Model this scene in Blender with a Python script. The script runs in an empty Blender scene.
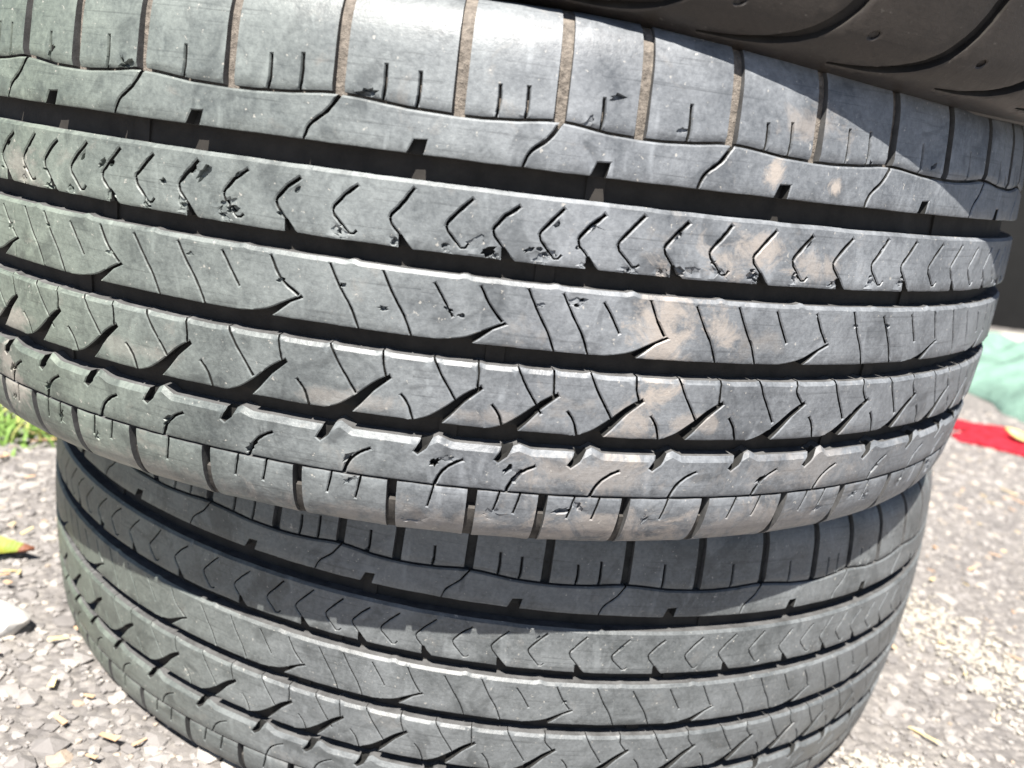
import bpy, bmesh, math, random
import numpy as np
from mathutils import Matrix, Vector, noise
from mathutils.geometry import delaunay_2d_cdt

random.seed(7)
rng = np.random.default_rng(11)
C = bpy.context.scene.collection
SC = bpy.context.scene

# ------------------------------------------------------------------ camera
cam_d = bpy.data.cameras.new('camera')
cam = bpy.data.objects.new('camera', cam_d)
C.objects.link(cam)
cam.matrix_world = Matrix(((0.988101, -0.153805, 0.0, 0.004653),
                           (0.039388, 0.253042, -0.966653, -0.695710),
                           (0.148676, 0.955151, 0.256089, 0.346474),
                           (0, 0, 0, 1)))
cam_d.sensor_width = 36
cam_d.lens = 30.52
cam_d.clip_start = 0.01
cam_d.clip_end = 500
cam_d.dof.use_dof = True
cam_d.dof.focus_distance = 0.36
cam_d.dof.aperture_fstop = 10
SC.camera = cam

# ------------------------------------------------------------------ world and sun
SUN_DIR = Vector((-0.10708, -0.50378, 0.85717)).normalized()   # towards the sun
world = bpy.data.worlds.new('World')
SC.world = world
world.use_nodes = True
wn = world.node_tree
bg = wn.nodes['Background']
sky = wn.nodes.new('ShaderNodeTexSky')
sky.sky_type = 'NISHITA'
sky.sun_disc = False
sky.sun_elevation = math.asin(SUN_DIR.z)
sky.sun_rotation = math.atan2(SUN_DIR.x, SUN_DIR.y)
sky.altitude = 1500
sky.air_density = 0.75
sky.dust_density = 0.9
sky.ozone_density = 0.3
wn.links.new(sky.outputs[0], bg.inputs['Color'])
bg.inputs['Strength'].default_value = 0.05

sun_d = bpy.data.lights.new('sun', 'SUN')
sun_d.energy = 5.0
sun_d.angle = math.radians(0.5)
sun_d.color = (1.0, 0.95, 0.88)
sun = bpy.data.objects.new('sun', sun_d)
sun.rotation_euler = SUN_DIR.to_track_quat('Z', 'Y').to_euler()
sun.location = SUN_DIR * 5
C.objects.link(sun)

vs = SC.view_settings
vs.view_transform = 'Standard'
vs.look = 'None'
vs.exposure = 1.45
vs.gamma = 1.0
SC.render.engine = 'CYCLES'
SC.cycles.max_bounces = 6

# ------------------------------------------------------------------ node helpers
def new_mat(name):
    m = bpy.data.materials.new(name)
    m.use_nodes = True
    nt = m.node_tree
    return m, nt, nt.nodes['Principled BSDF']

class NB:
    """small node builder"""
    def __init__(self, nt): self.nt = nt
    def n(self, t, **k):
        o = self.nt.nodes.new(t)
        for a, v in k.items(): setattr(o, a, v)
        return o
    def link(self, a, b): self.nt.links.new(a, b)
    def coord(self, kind='Object', scale=(1, 1, 1), loc=(0, 0, 0), rot=(0, 0, 0)):
        tc = self.n('ShaderNodeTexCoord'); mp = self.n('ShaderNodeMapping')
        mp.inputs['Scale'].default_value = scale; mp.inputs['Location'].default_value = loc
        mp.inputs['Rotation'].default_value = rot
        self.link(tc.outputs[kind], mp.inputs[0]); return mp.outputs[0]
    def noise(self, vec, scale, detail=4, rough=0.55, dist=0.0):
        o = self.n('ShaderNodeTexNoise'); self.link(vec, o.inputs['Vector'])
        o.inputs['Scale'].default_value = scale; o.inputs['Detail'].default_value = detail
        o.inputs['Roughness'].default_value = rough; o.inputs['Distortion'].default_value = dist
        return o.outputs['Fac']
    def ramp(self, fac, stops):
        o = self.n('ShaderNodeValToRGB'); self.link(fac, o.inputs[0])
        e = o.color_ramp.elements
        while len(e) < len(stops): e.new(0.5)
        for i, (p, c) in enumerate(stops):
            e[i].position = p
            e[i].color = (c, c, c, 1) if isinstance(c, (int, float)) else (*c, 1)
        return o.outputs[0]
    def math(self, op, a, b=None, clamp=False):
        o = self.n('ShaderNodeMath', operation=op, use_clamp=clamp)
        for i, v in enumerate((a, b)):
            if v is None: continue
            if isinstance(v, (int, float)): o.inputs[i].default_value = v
            else: self.link(v, o.inputs[i])
        return o.outputs[0]
    def mix(self, fac, a, b, mode='MIX'):
        o = self.n('ShaderNodeMix', data_type='RGBA', blend_type=mode)
        if isinstance(fac, (int, float)): o.inputs[0].default_value = fac
        else: self.link(fac, o.inputs[0])
        for i, v in ((6, a), (7, b)):
            if isinstance(v, tuple): o.inputs[i].default_value = (*v, 1)
            else: self.link(v, o.inputs[i])
        return o.outputs[2]
    def bump(self, h, strength, dist, normal=None):
        o = self.n('ShaderNodeBump'); self.link(h, o.inputs['Height'])
        o.inputs['Strength'].default_value = strength; o.inputs['Distance'].default_value = dist
        if normal is not None: self.link(normal, o.inputs['Normal'])
        return o.outputs[0]

def rubber(name, base, dust, green=0.0, stains_and_bounce=(), tan=0.25, rough=0.5, seed=0.0, dustiness=1.0):
    """Weathered tyre rubber: mottled grey film, specks, scuffs that run round the tyre, tan dirt, painted-in light tints."""
    m, nt, p = new_mat(name)
    b = NB(nt)
    co = b.coord(loc=(seed, seed * .7, 0))
    # vector (angle, z, r): scuffs run round the tyre
    tc = b.n('ShaderNodeTexCoord'); sx = b.n('ShaderNodeSeparateXYZ'); b.link(tc.outputs['Object'], sx.inputs[0])
    ang = b.math('ARCTAN2', sx.outputs[0], sx.outputs[1])
    cmb = b.n('ShaderNodeCombineXYZ')
    b.link(b.math('MULTIPLY', ang, 0.34), cmb.inputs[0]); b.link(sx.outputs[2], cmb.inputs[1])
    mp = b.n('ShaderNodeMapping'); mp.inputs['Scale'].default_value = (18, 700, 1); b.link(cmb.outputs[0], mp.inputs[0])
    mp.inputs['Location'].default_value = (seed, seed, 0)
    scuff = b.noise(mp.outputs[0], 1.0, 3, .6, .3)
    mp2 = b.n('ShaderNodeMapping'); mp2.inputs['Scale'].default_value = (260, 90, 1); b.link(cmb.outputs[0], mp2.inputs[0])
    mp2.inputs['Rotation'].default_value = (0, 0, .5)
    swipe = b.noise(mp2.outputs[0], .35, 3, .6, .6)
    big = b.noise(co, 14, 5, .6, .4)
    mid = b.noise(co, 60, 5, .65, .2)
    fine = b.noise(co, 520, 3, .7)
    film = b.math('ADD', b.math('MULTIPLY', big, .55), b.math('MULTIPLY', mid, .45))
    film = b.ramp(b.math('ADD', b.math('MULTIPLY', film, .72), b.math('MULTIPLY', fine, .28)), [(.36, 0.0), (.62, 1.0)])
    col = b.mix(b.math('MULTIPLY', film, dustiness), base, dust)
    # faint darker / lighter scuffs
    col = b.mix(b.ramp(scuff, [(.29, .45), (.42, 0.0)]), col, tuple(v * .45 for v in base))
    col = b.mix(b.math('MULTIPLY', b.ramp(swipe, [(.60, 0.0), (.70, 1.0)]), .2), col, tuple(min(1, v * 1.9) for v in dust))
    dk = b.ramp(b.noise(co, 38, 4, .6, 1.2), [(.56, 0.0), (.66, 1.0)])
    col = b.mix(b.math('MULTIPLY', dk, .55), col, tuple(v * .75 for v in base))
    if green:  # cast of green light painted into the colour, stronger towards the left
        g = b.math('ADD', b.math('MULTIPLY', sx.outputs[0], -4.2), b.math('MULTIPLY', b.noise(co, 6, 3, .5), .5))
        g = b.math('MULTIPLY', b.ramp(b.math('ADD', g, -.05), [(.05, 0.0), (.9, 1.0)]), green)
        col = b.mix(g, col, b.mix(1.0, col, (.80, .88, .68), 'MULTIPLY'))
    # tan dust patches in general
    tn = b.ramp(b.noise(co, 34, 6, .7, .5), [(.60, 0.0), (.70, 1.0)])
    col = b.mix(b.math('MULTIPLY', tn, tan), col, (.33, .29, .25))
    # smears of dried mud, plus warm bounce light painted along the lower shoulder
    for (cx, cy, cz, rx, rz, amt) in stains_and_bounce:
        v = b.n('ShaderNodeMapping'); b.link(tc.outputs['Object'], v.inputs[0])
        v.inputs['Location'].default_value = (-cx / rx, -cy / rx, -cz / rz)
        v.inputs['Scale'].default_value = (1 / rx, 1 / rx, 1 / rz)
        ln = b.n('ShaderNodeVectorMath', operation='LENGTH'); b.link(v.outputs[0], ln.inputs[0])
        k = b.math('ADD', b.math('SUBTRACT', 1.0, ln.outputs['Value']), b.math('MULTIPLY', b.math('SUBTRACT', b.noise(co, 70, 6, .75, .8), .5), 3.2))
        k = b.ramp(k, [(.25, 0.0), (.75, 1.0)])
        col = b.mix(b.math('MULTIPLY', k, amt), col, (.35, .31, .275))
    # pale specks
    sp = b.ramp(b.noise(co, 420, 3, .6), [(.67, 0.0), (.72, 1.0)])
    col = b.mix(b.math('MULTIPLY', sp, .5 * min(1, sum(dust) * 2)), col, (.50, .47, .42))
    b.link(col, p.inputs['Base Color'])
    r = b.math('ADD', b.math('MULTIPLY', mid, .25), rough - .13)
    b.link(r, p.inputs['Roughness'])
    p.inputs['Specular IOR Level'].default_value = .52
    h = b.math('ADD', b.math('MULTIPLY', fine, .35), b.math('ADD', b.math('MULTIPLY', scuff, .08), b.math('MULTIPLY', mid, .8)))
    b.link(b.bump(h, .5, .0009), p.inputs['Normal'])
    return m

def simple(name, col, rough=.7, scale=80, var=.35, bump=.3, bdist=.001, spec=.3):
    m, nt, p = new_mat(name); b = NB(nt)
    co = b.coord()
    n1 = b.noise(co, scale, 5, .65)
    c = b.mix(b.ramp(n1, [(.3, 0.0), (.7, 1.0)]), tuple(v * (1 - var) for v in col), tuple(min(1, v * (1 + var)) for v in col))
    b.link(c, p.inputs['Base Color']); p.inputs['Roughness'].default_value = rough
    p.inputs['Specular IOR Level'].default_value = spec
    b.link(b.bump(n1, bump, bdist), p.inputs['Normal'])
    return m

# ------------------------------------------------------------------ object helpers
def mesh_obj(name, verts, faces, mats, parent=None, smooth=None, mat_idx=None, label=None, cat=None, group=None, kind=None):
    me = bpy.data.meshes.new(name)
    me.from_pydata([tuple(v) for v in verts], [], faces)
    for m in (mats if isinstance(mats, (list, tuple)) else [mats]): me.materials.append(m)
    if mat_idx is not None: me.polygons.foreach_set('material_index', mat_idx)
    if smooth is not None:
        me.polygons.foreach_set('use_smooth', [True] * len(me.polygons))
        if smooth < 180: me.set_sharp_from_angle(angle=math.radians(smooth))
    me.update()
    o = bpy.data.objects.new(name, me)
    C.objects.link(o)
    if parent is not None: o.parent = parent
    for k, v in (('label', label), ('category', cat), ('group', group), ('kind', kind)):
        if v: o[k] = v
    return o

def empty(name, mat, label, cat, group=None):
    o = bpy.data.objects.new(name, None); C.objects.link(o)
    o.empty_display_size = .05
    o.matrix_world = mat
    o['label'] = label; o['category'] = cat
    if group: o['group'] = group
    return o

# ================================================================== TYRE
RT = 342.0                       # tread radius, mm
PI = math.pi
SEC = [(0, 0)] + [(z, .00081 * z * z) for z in range(5, 84, 6)] + \
      [(84, 5.75), (88, 6.6), (92, 8.0), (96, 10.1), (99, 12.6), (101.5, 16), (103.5, 21), (105, 28), (106, 37),
       (106.3, 48), (105, 62), (102, 76), (97, 90), (91, 103), (87, 112), (86, 120), (82, 126), (70, 128)]
SEC = np.array(SEC, float)
_sl = np.concatenate([[0], np.cumsum(np.hypot(np.diff(SEC[:, 0]), np.diff(SEC[:, 1])))])
_st = np.gradient(SEC[:, 0], _sl), np.gradient(SEC[:, 1], _sl)
def surf(th, s, h):
    """angle (rad), arc position across the tread (mm), height along the normal (mm) -> metres in the tyre's frame"""
    a = np.abs(s)
    z = np.interp(a, _sl, SEC[:, 0]); dr = np.interp(a, _sl, SEC[:, 1])
    tz = np.interp(a, _sl, _st[0]); td = np.interp(a, _sl, _st[1])
    L = np.hypot(tz, td)
    nr, nz = tz / L, td / L
    sg = np.where(s < 0, -1.0, 1.0)
    r = RT - dr + nr * h
    z = (z + nz * h) * sg
    return np.stack([np.sin(th) * r, -np.cos(th) * r, z], -1) / 1000

# ---- pitch sequence, degrees, read off the tread
B_MEAS = [-31.8, -26.7, -21.2, -15.2, -8.4, -1.6, 4.2, 9.1, 14.8, 20.7, 27.7, 34.4, 41.1]
rest = [6.6, 5.6, 5.0, 5.9, 6.7, 6.3, 5.2, 5.8, 6.9, 5.4, 6.2, 6.5, 5.1, 5.7, 6.8, 6.0]
gaps = [rest[i % len(rest)] for i in range(48)]
gaps = [g * (360 - (B_MEAS[-1] - B_MEAS[0])) / sum(gaps) for g in gaps]
B_ALL = list(B_MEAS)
for g in gaps: B_ALL.append(B_ALL[-1] + g)      # B_ALL[60] == B_ALL[0] + 360
B_ALL = np.array(B_ALL)
NP_ = 60
def Bdeg(n):
    k = np.floor(n / NP_); f = n - k * NP_
    return np.interp(f, np.arange(NP_ + 1), B_ALL) + 360 * k
def Bidx(deg):
    k = np.floor((deg - B_ALL[0]) / 360); f = deg - 360 * k
    return np.interp(f, B_ALL, np.arange(NP_ + 1)) + NP_ * k
class Row:
    def __init__(self, meas):       # meas: [(nominal index, degrees)]
        n = np.array([m[0] for m in meas], float)
        dlt = np.array([Bidx(m[1]) - m[0] for m in meas])
        self.n = np.append(n, n[0] + NP_); self.d = np.append(dlt, dlt[0])
    def __call__(self, k):
        kk = (k - self.n[0]) % NP_ + self.n[0]
        return float(Bdeg(k + np.interp(kk, self.n, self.d)))
rowU = Row(list(enumerate([-30.4, -25.1, -19.5, -13.1, -6.1, 1.1, 7.1, 12.1, 18.1, 24.5, 31.3, 38.0, 44.7, 51.0])))
rowBt = Row([(-.5 + .5 * i, v) for i, v in enumerate([-32.9, -30.2, -27.8, -25.1, -22.2, -19.4, -16.1, -12.9, -9.4, -5.8, -2.3, 1.1, 3.9, 6.7, 9.1,
                                                      11.6, 14.6, 17.7, 20.9, 24.0, 27.5, 31.2, 34.5, 38.0, 41.4, 44.7, 48.3])])
rowC = Row([(.5 * i, v) for i, v in enumerate([-32.7, -30.0, -27.8, -25.1, -22.3, -19.4, -16.0, -12.8, -9.5, -5.7, -2.4, .8, 3.6, 6.5, 8.7, 11.3, 14.3,
                                               17.5, 20.6, 23.6, 27.0, 30.5, 33.8, 37.3, 40.6, 43.9, 47.0, 50.0])])
rowCh = Row([(2 * i, v) for i, v in enumerate([-31.1, -20.6, -7.5, 5.2, 15.7, 28.5, 41.9])])
rowDt = Row([(.5 * i, v) for i, v in enumerate([-32.1, -29.2, -26.8, -24.1, -21.4, -18.6, -15.4, -12.3, -8.8, -5.4, -2.0, 1.2, 4.0, 6.5, 8.8, 11.2, 14.3,
                                                17.3, 20.4, 23.5, 26.8, 30.4, 33.6, 36.9, 40.3, 43.9, 46.9])])
rowEn = Row(list(enumerate([-34.2, -29.3, -24.2, -18.7, -12.5, -5.7, .8, 6.1, 11.0, 16.8, 23.0, 29.8])))
rowEs = Row(list(enumerate([-32.2, -27.5, -21.6, -15.9, -9.2, -2.5, 3.6, 8.4, 14.2, 20.0, 26.9, 33.0])))
rowL = Row(list(enumerate([-35.6, -31.0, -26.1, -20.3, -14.1, -7.3, -.8, 4.6, 9.4, 15.3, 21.5, 28.6, 35.1, 42.0, 49.4])))
X_ = lambda deg: math.radians(deg) * RT        # degrees -> arc mm

def jit(a): return random.uniform(-a, a)

def resample(pts, step=1.6):
    out = [pts[0]]
    for (x0, y0), (x1, y1) in zip(pts[:-1], pts[1:]):
        L = math.hypot(x1 - x0, y1 - y0); k = max(1, int(L / step))
        for i in range(1, k + 1): out.append((x0 + (x1 - x0) * i / k, y0 + (y1 - y0) * i / k))
    return out
def curve(pts, n=5):
    """Catmull-Rom through points"""
    P = [pts[0]] + list(pts) + [pts[-1]]; out = []
    for i in range(1, len(P) - 2):
        p0, p1, p2, p3 = P[i - 1:i + 3]
        for j in range(n):
            t = j / n
            out.append(tuple(.5 * (2 * p1[k] + (p2[k] - p0[k]) * t + (2 * p0[k] - 5 * p1[k] + 4 * p2[k] - p3[k]) * t * t + (3 * p1[k] - p0[k] - 3 * p2[k] + p3[k]) * t ** 3) for k in (0, 1)))
    out.append(tuple(pts[-1])); return out
def stroke_(pts, w0, w1=None, rag=.22, wm=None):
    """outline polygon of a tapered stroke"""
    pts = resample(pts); n = len(pts); w1 = w0 if w1 is None else w1
    L, R = [], []
    for i, (x, y) in enumerate(pts):
        a = pts[max(0, i - 1)]; c = pts[min(n - 1, i + 1)]
        dx, dy = c[0] - a[0], c[1] - a[1]; l = math.hypot(dx, dy) or 1
        nx, ny = -dy / l, dx / l; t = i / (n - 1)
        w = (w0 + (w1 - w0) * t) if wm is None else (w0 * (1 - t) ** 2 + 2 * wm * t * (1 - t) + w1 * t * t)
        w *= .5
        a1, a2 = w * (1 + jit(rag)), w * (1 + jit(rag))
        L.append((x + nx * a1, y + ny * a1)); R.append((x - nx * a2, y - ny * a2))
    return L + R[::-1]
stroke = stroke_
def grow(poly, d):
    """offset of a closed polygon outwards (either winding)"""
    n = len(poly)
    A = sum(poly[i][0] * poly[(i + 1) % n][1] - poly[(i + 1) % n][0] * poly[i][1] for i in range(n))
    s = 1 if A > 0 else -1
    out = []
    for i in range(n):
        p, q, r = poly[i - 1], poly[i], poly[(i + 1) % n]
        e1 = (q[0] - p[0], q[1] - p[1]); e2 = (r[0] - q[0], r[1] - q[1])
        l1 = math.hypot(*e1) or 1; l2 = math.hypot(*e2) or 1
        nx = e1[1] / l1 + e2[1] / l2; ny = -e1[0] / l1 - e2[0] / l2
        l = math.hypot(nx, ny)
        if l < .3: nx, ny, l = e1[1] / l1, -e1[0] / l1, 1
        k = min(1.8, 2 / l) / l
        out.append((q[0] + s * nx * d * k, q[1] + s * ny * d * k))
    return out
def blob(cx, cy, rx, ry, n=9, rag=.35, rot=0.0):
    out = []
    for i in range(n):
        a = 2 * PI * i / n; k = 1 + jit(rag)
        x, y = math.cos(a) * rx * k, math.sin(a) * ry * k
        out.append((cx + x * math.cos(rot) - y * math.sin(rot), cy + x * math.sin(rot) + y * math.cos(rot)))
    return out

def build_sheet(x0, x1, ztop, zbot, feats, open_ends=True, base=-7.2, lower=.38, grid=5.0, hfun=None, edge_in=.8, bev=None):
    """One piece of tread.  ztop/zbot: functions x -> s of its long edges.  feats: (polygon, depth, chamfer).
    Returns verts (x, s, h), faces.  Cut floors sit at -depth, walls drop to the floor next to them or to 'base'."""
    NX = max(2, int((x1 - x0) / 1.5))
    xs = [x0 + (x1 - x0) * i / NX for i in range(NX + 1)]
    outer = [(x, zbot(x)) for x in xs] + [(x, ztop(x)) for x in reversed(xs)]
    def sides(poly):          # extra points up the short ends, so that they follow the shoulder's curve
        out = []
        for i, (px, py) in enumerate(poly):
            qx, qy = poly[(i + 1) % len(poly)]
            out.append((px, py)); L = abs(qy - py)
            if L > 4:
                k = int(L / 2.2)
                out += [(px + (qx - px) * j / k, py + (qy - py) * j / k) for j in range(1, k)]
        return out
    outer = sides(outer)
    V, F = [], []
    def addf(poly):
        if sum(poly[i - 1][0] * poly[i][1] - poly[i][0] * poly[i - 1][1] for i in range(len(poly))) < 0: poly = poly[::-1]
        i = len(V); V.extend(poly); F.append(list(range(i, i + len(poly))))
    addf(outer)
    inner = [(x, zbot(x) + edge_in) for x in xs] + [(x, ztop(x) - (bev[0] if bev else edge_in)) for x in reversed(xs)]
    if not open_ends:
        e = edge_in
        inner = [(min(max(x, x0 + e), x1 - e), y) for x, y in inner]
        seen = []; 
        for p in inner:
            if not seen or math.hypot(p[0] - seen[-1][0], p[1] - seen[-1][1]) > .05: seen.append(p)
        inner = sides(seen)
    addf(inner)
    info = [None, None]
    for poly, depth, ch in feats:
        px = [p[0] for p in poly]
        if max(px) < x0 - 2 or min(px) > x1 + 2: continue
        addf(poly); info.append(depth)
        if ch: addf(grow(poly, ch)); info.append('ring')
    gy0 = min(p[1] for p in outer); gy1 = max(p[1] for p in outer)
    nx = max(1, round((x1 - x0) / grid)); ny = max(1, round((gy1 - gy0) / grid))
    for i in range(nx + 1):
        for j in range(1, ny):
            V.append((x0 + (x1 - x0) * i / nx, gy0 + (gy1 - gy0) * j / ny))
    res = delaunay_2d_cdt([Vector(v) for v in V], [], F, 0, 1e-4, True)
    rv, rf, orf = res[0], res[2], res[5]
    lev = []
    for k, f in enumerate(rf):
        ids = orf[k]
        if 0 not in ids: lev.append(None); continue
        dd = [info[i] for i in ids if isinstance(info[i], (int, float))]
        lev.append(-max(dd) if dd else 0.0)
    # which verts of the top surface touch something lower
    vl = {}
    for f, l in zip(rf, lev):
        for v in f: vl.setdefault(v, set()).add(l)
    onend = lambda v: open_ends and (abs(rv[v].x - x0) < 1e-3 or abs(rv[v].x - x1) < 1e-3)
    zedge = lambda v: abs(rv[v].y - ztop(rv[v].x)) < .02 or abs(rv[v].y - zbot(rv[v].x)) < .02
    verts, index, faces, midx = [], {}, [], []
    def vid(v, l):
        key = (v, l)
        if key not in index:
            h = base if l is None else l
            if l is not None:
                others = [q for q in vl[v] if q != l]
                if onend(v): others = [q for q in others if q is not None or zedge(v)]
                low = any(q is None or q < l - .5 for q in others)
                if low: h = l - lower
            if bev and l == 0.0:
                q = 1 - (ztop(rv[v].x) - rv[v].y) / bev[0]
                if q > 0: h -= bev[1] * min(1, q) ** 1.3
            if hfun is not None and l is not None: h += hfun(rv[v].x, rv[v].y) if h > -3 else 0
            if l is not None and -3 < l < -.01: h += jit(.3) if l > -1.5 else random.uniform(-.2, 1.1)
            index[key] = len(verts); verts.append((rv[v].x, rv[v].y, h))
        return index[key]
    emap = {}
    for f, l in zip(rf, lev):
        if l is None: continue
        faces.append(tuple(vid(v, l) for v in f)); midx.append(0 if l > -3.0 else 1)
        for i in range(len(f)):
            a, c = f[i], f[(i + 1) % len(f)]
            emap[(a, c)] = l
    for (a, c), l in emap.items():
        o = emap.get((c, a), None)
        if o is None:
            if onend(a) and onend(c) and abs(rv[a].x - rv[c].x) < 1e-3: continue
            faces.append((vid(a, l), vid(a, None), vid(c, None), vid(c, l))); midx.append(2)
        elif o < l:
            faces.append((vid(a, l), vid(a, o), vid(c, o), vid(c, l))); midx.append(1 if o < -3.0 else 0)
    return verts, faces, midx

def sheet_to_obj(name, chunks, mat, parent, label=None, sharp=33):
    VV, FF, MI, n = [], [], [], 0
    for verts, faces, mi in chunks:
        VV += verts; MI += mi; FF += [tuple(i + n for i in f) for f in faces]; n += len(verts)
    A = np.array(VV, float)
    if len(chunks) > 1:   # weld the seams between chunks
        key = {}; remap = np.empty(len(A), int); keep = []
        for i, (x, y, h) in enumerate(VV):
            k = (round((x % (2 * PI * RT)) * 50), round(y * 50), round(h * 20))
            if k in key: remap[i] = key[k]
            else: key[k] = len(keep); remap[i] = len(keep); keep.append(i)
        A = A[keep]
        FF = [tuple(int(remap[i]) for i in f) for f in FF]
        ok = [len(set(f)) == len(f) for f in FF]
        FF = [f for f, q in zip(FF, ok) if q]; MI = [m for m, q in zip(MI, ok) if q]
    P = surf(A[:, 0] / RT, A[:, 1], A[:, 2])
    return mesh_obj(name, P, FF, mat, parent, smooth=sharp, label=label, mat_idx=MI)

# vertical limits of the rows (s, mm)
A0, A1 = 48.0, 63.6
B0, B1 = 15.0, 39.2
C0_, C1_ = -16.7, 7.7
D0, D1 = -49.7, -24.6
E0, E1 = -76.0, -57.5

def tread_features(wear, rs, fine=1.0):
    """all cuts of the tread; wear = how much damage (0..1)"""
    random.seed(rs)
    def stroke(p, w0, w1=None, rag=.22, wm=None): return stroke_(p, w0 * fine, None if w1 is None else w1 * fine, rag, None if wm is None else wm * fine)
    f = dict(A=[], B=[], C=[], D=[], E=[], U=[], L=[])
    for n in range(0, NP_):
        # --- rib A
        if n % 2 == 0:
            x = X_(rowU(n)); 
            f['A'].append((stroke(curve([(x - 11.5, A0 - 1.5), (x - 9.2, A0 + 5), (x - 3.2, A0 + 10.5), (x + 1, A1 + 1.2)]), 1.0, 1.5), 4.6, .5))
        else:
            x = X_(rowU(n) - 2.1)
            f['A'].append(([(x - 5.4, A0 - 2), (x - 3.6, A0 + .9), (x - 2.0, A0 + 4.8), (x + 3.0, A0 + 5.2), (x + 2.6, A0 + 3.0), (x + 1.6, A0 - 2)], 5.0, .5))
        # --- rib E
        x = X_(rowEn(n))
        f['E'].append(([(x - 2.2, E1 - 5.4), (x - .4, E1 - 6.5), (x + 2.8, E1 - 3.6), (x + 6.4, E1 + 4.0), (x + 1.4, E1 + 4.0), (x - .2, E1 - 1.6)], 4.6, .5))
        x = X_(rowEs(n)); b = x - 9.8
        f['E'].append((stroke(curve([(x + .8, E1 - 6.6), (x - 3.4, E1 - 9), (x - 7.4, E1 - 13.2), (b, E0 - 1)]), 1.0, 1.3), 4.2, .5))
        if random.random() < .55 * wear:
            f['E'].append((blob(x - 7 + jit(1.5), E1 - 13 + jit(2), 2.6, 1.2, 13, .55, rot=.8), 2.5, .3))
    for i in range(0, 2 * NP_):
        k = i / 2
        # --- rib B chevrons
        x = X_(rowBt(k - .5)); s = B0 + 10.2 + jit(.5)
        top = (x + 8.6 + jit(.8), B1 - 3.8 + jit(1.0))
        low = (x + 6.4 + jit(.5), B0 + 2.4)
        up = [top, (x + 4.2, s + 5.6), (x + .7, s + 1.3), (x + .2, s)]
        dn = [(x + .2, s), (x + .9, s - 2.0), low]
        f['B'].append((stroke(up, 1.15 + jit(.25), 1.0, wm=1.45), 4.6, .55))
        f['B'].append((stroke(dn, .95, .55), 4.0, .5))
        if i % 2 == 0:
            f['B'].append(([(x + 3.8, B0 + 4.3), (x + 5.0, B0 + 4.6), (x + 7.6, B0 + 1.4), (x + 10.6, B0 - 1.2), (x + 4.2, B0 - 1.2)], 4.6, .5))
        else:
            f['B'].append((stroke([low, (low[0] + 1.6, low[1] + .2), (low[0] + 2.6, low[1] + 1.3 + jit(.6))], .6, .8), 3.5, .3))
        if random.random() < .75 * wear:
            cx_, cy_ = low[0] - 3 + jit(3), B0 + 2.3 + jit(1.6)
            f['B'].append((blob(cx_, cy_, 2.6 + jit(.9), 1.5 + jit(.5), 13, .5, rot=jit(1.5)), .7, 0))
            f['B'].append((blob(cx_ + jit(1), cy_ + jit(.6), 1.1 + jit(.4), .7, 8, .5, rot=jit(1.5)), 2.6, .3))
        if random.random() < .4 * wear:
            f['B'].append((blob(x + 1.5 + jit(1), s - 4 + jit(1.5), 1.0, .7, rag=.5), 2.4, .2))
        if random.random() < .3 * wear:
            f['B'].append((blob(x + 6 + jit(2), s + 6 + jit(2), 1.6, .8, rot=.9), 2.2, 0))
        # --- rib C
        x = X_(rowC(k)); kind = i % 4
        t = C1_ - 2.6 + jit(1.0)
        if kind == 0:
            h = X_(rowCh(k)); tip = (h + .6, -7.6)
            f['C'].append((stroke(curve([(x, t), (x + 4.2, -2.2), (h - .4, tip[1])]), .85, .95), 4.4, .5))
            left = curve([tip, (h - 5.8, -10.9), (h - 13, -14.6), (h - 22, -16.5), (h - 30, -17.6)], 4)
            f['C'].append((left + [(h - 30, -19), (h - 12.5, -19), (h - 11, -17.2), (h - 7.8, -14.6), (h - 3.4, -10.8), (h + 1.4, -8.4)], 5.0, .5))
        elif kind == 3:
            f['C'].append((stroke(curve([(x, t - 1.2), (x + 3.6, -1.4), (x + 7.6, -7.8)]), .8, .75), 4.0, .5))
        else:
            pts = curve([(x, t), (x + 4.6, -2.8), (x + 9.0, -9.6), (x + 12.6, C0_ - .8)])
            f['C'].append((stroke(pts, .8, .85), 4.2, .5))
        if random.random() < .12 * wear:
            f['C'].append((blob(x + 4 + jit(2), -2 + jit(4), 1.5, .8, 11, .5, rot=jit(1)), random.choice((.6, 2.3)), .2))
        # --- rib D
        x = X_(rowDt(k)); t = D1 + .6
        if i % 2 == 0:
            h = X_(Bdeg(k))
            f['D'].append((stroke(curve([(x, t), (x + .6, -29), (h - .6, -33.8)]), .8, .9), 4.2, .5))
            left = curve([(h + .8, -32.8), (h - 5.3, -36.9), (h - 12.2, -43.1), (h - 19.0, -47.9), (h - 27, -50.6)], 4)
            f['D'].append((left + [(h - 27, -52), (h - 14.4, -52), (h - 13.0, -50.2), (h - 9.6, -46.4), (h - 4.6, -40.0), (h + 1.6, -34.2)], 5.0, .5))
            xs = h + 5.6
            f['D'].append((stroke(curve([(xs, -40), (xs + 3.2, -44.2), (xs + 5.4, D0 - .6)]), .85, 1.0), 4.0, .5))
        else:
            pts = curve([(x, t), (x + 3.4, -30.5), (x + 7.6, -36.8), (x + 11.0, -42.0)])
            f['D'].append((stroke(pts, .8, .85), 4.0, .5))
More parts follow.
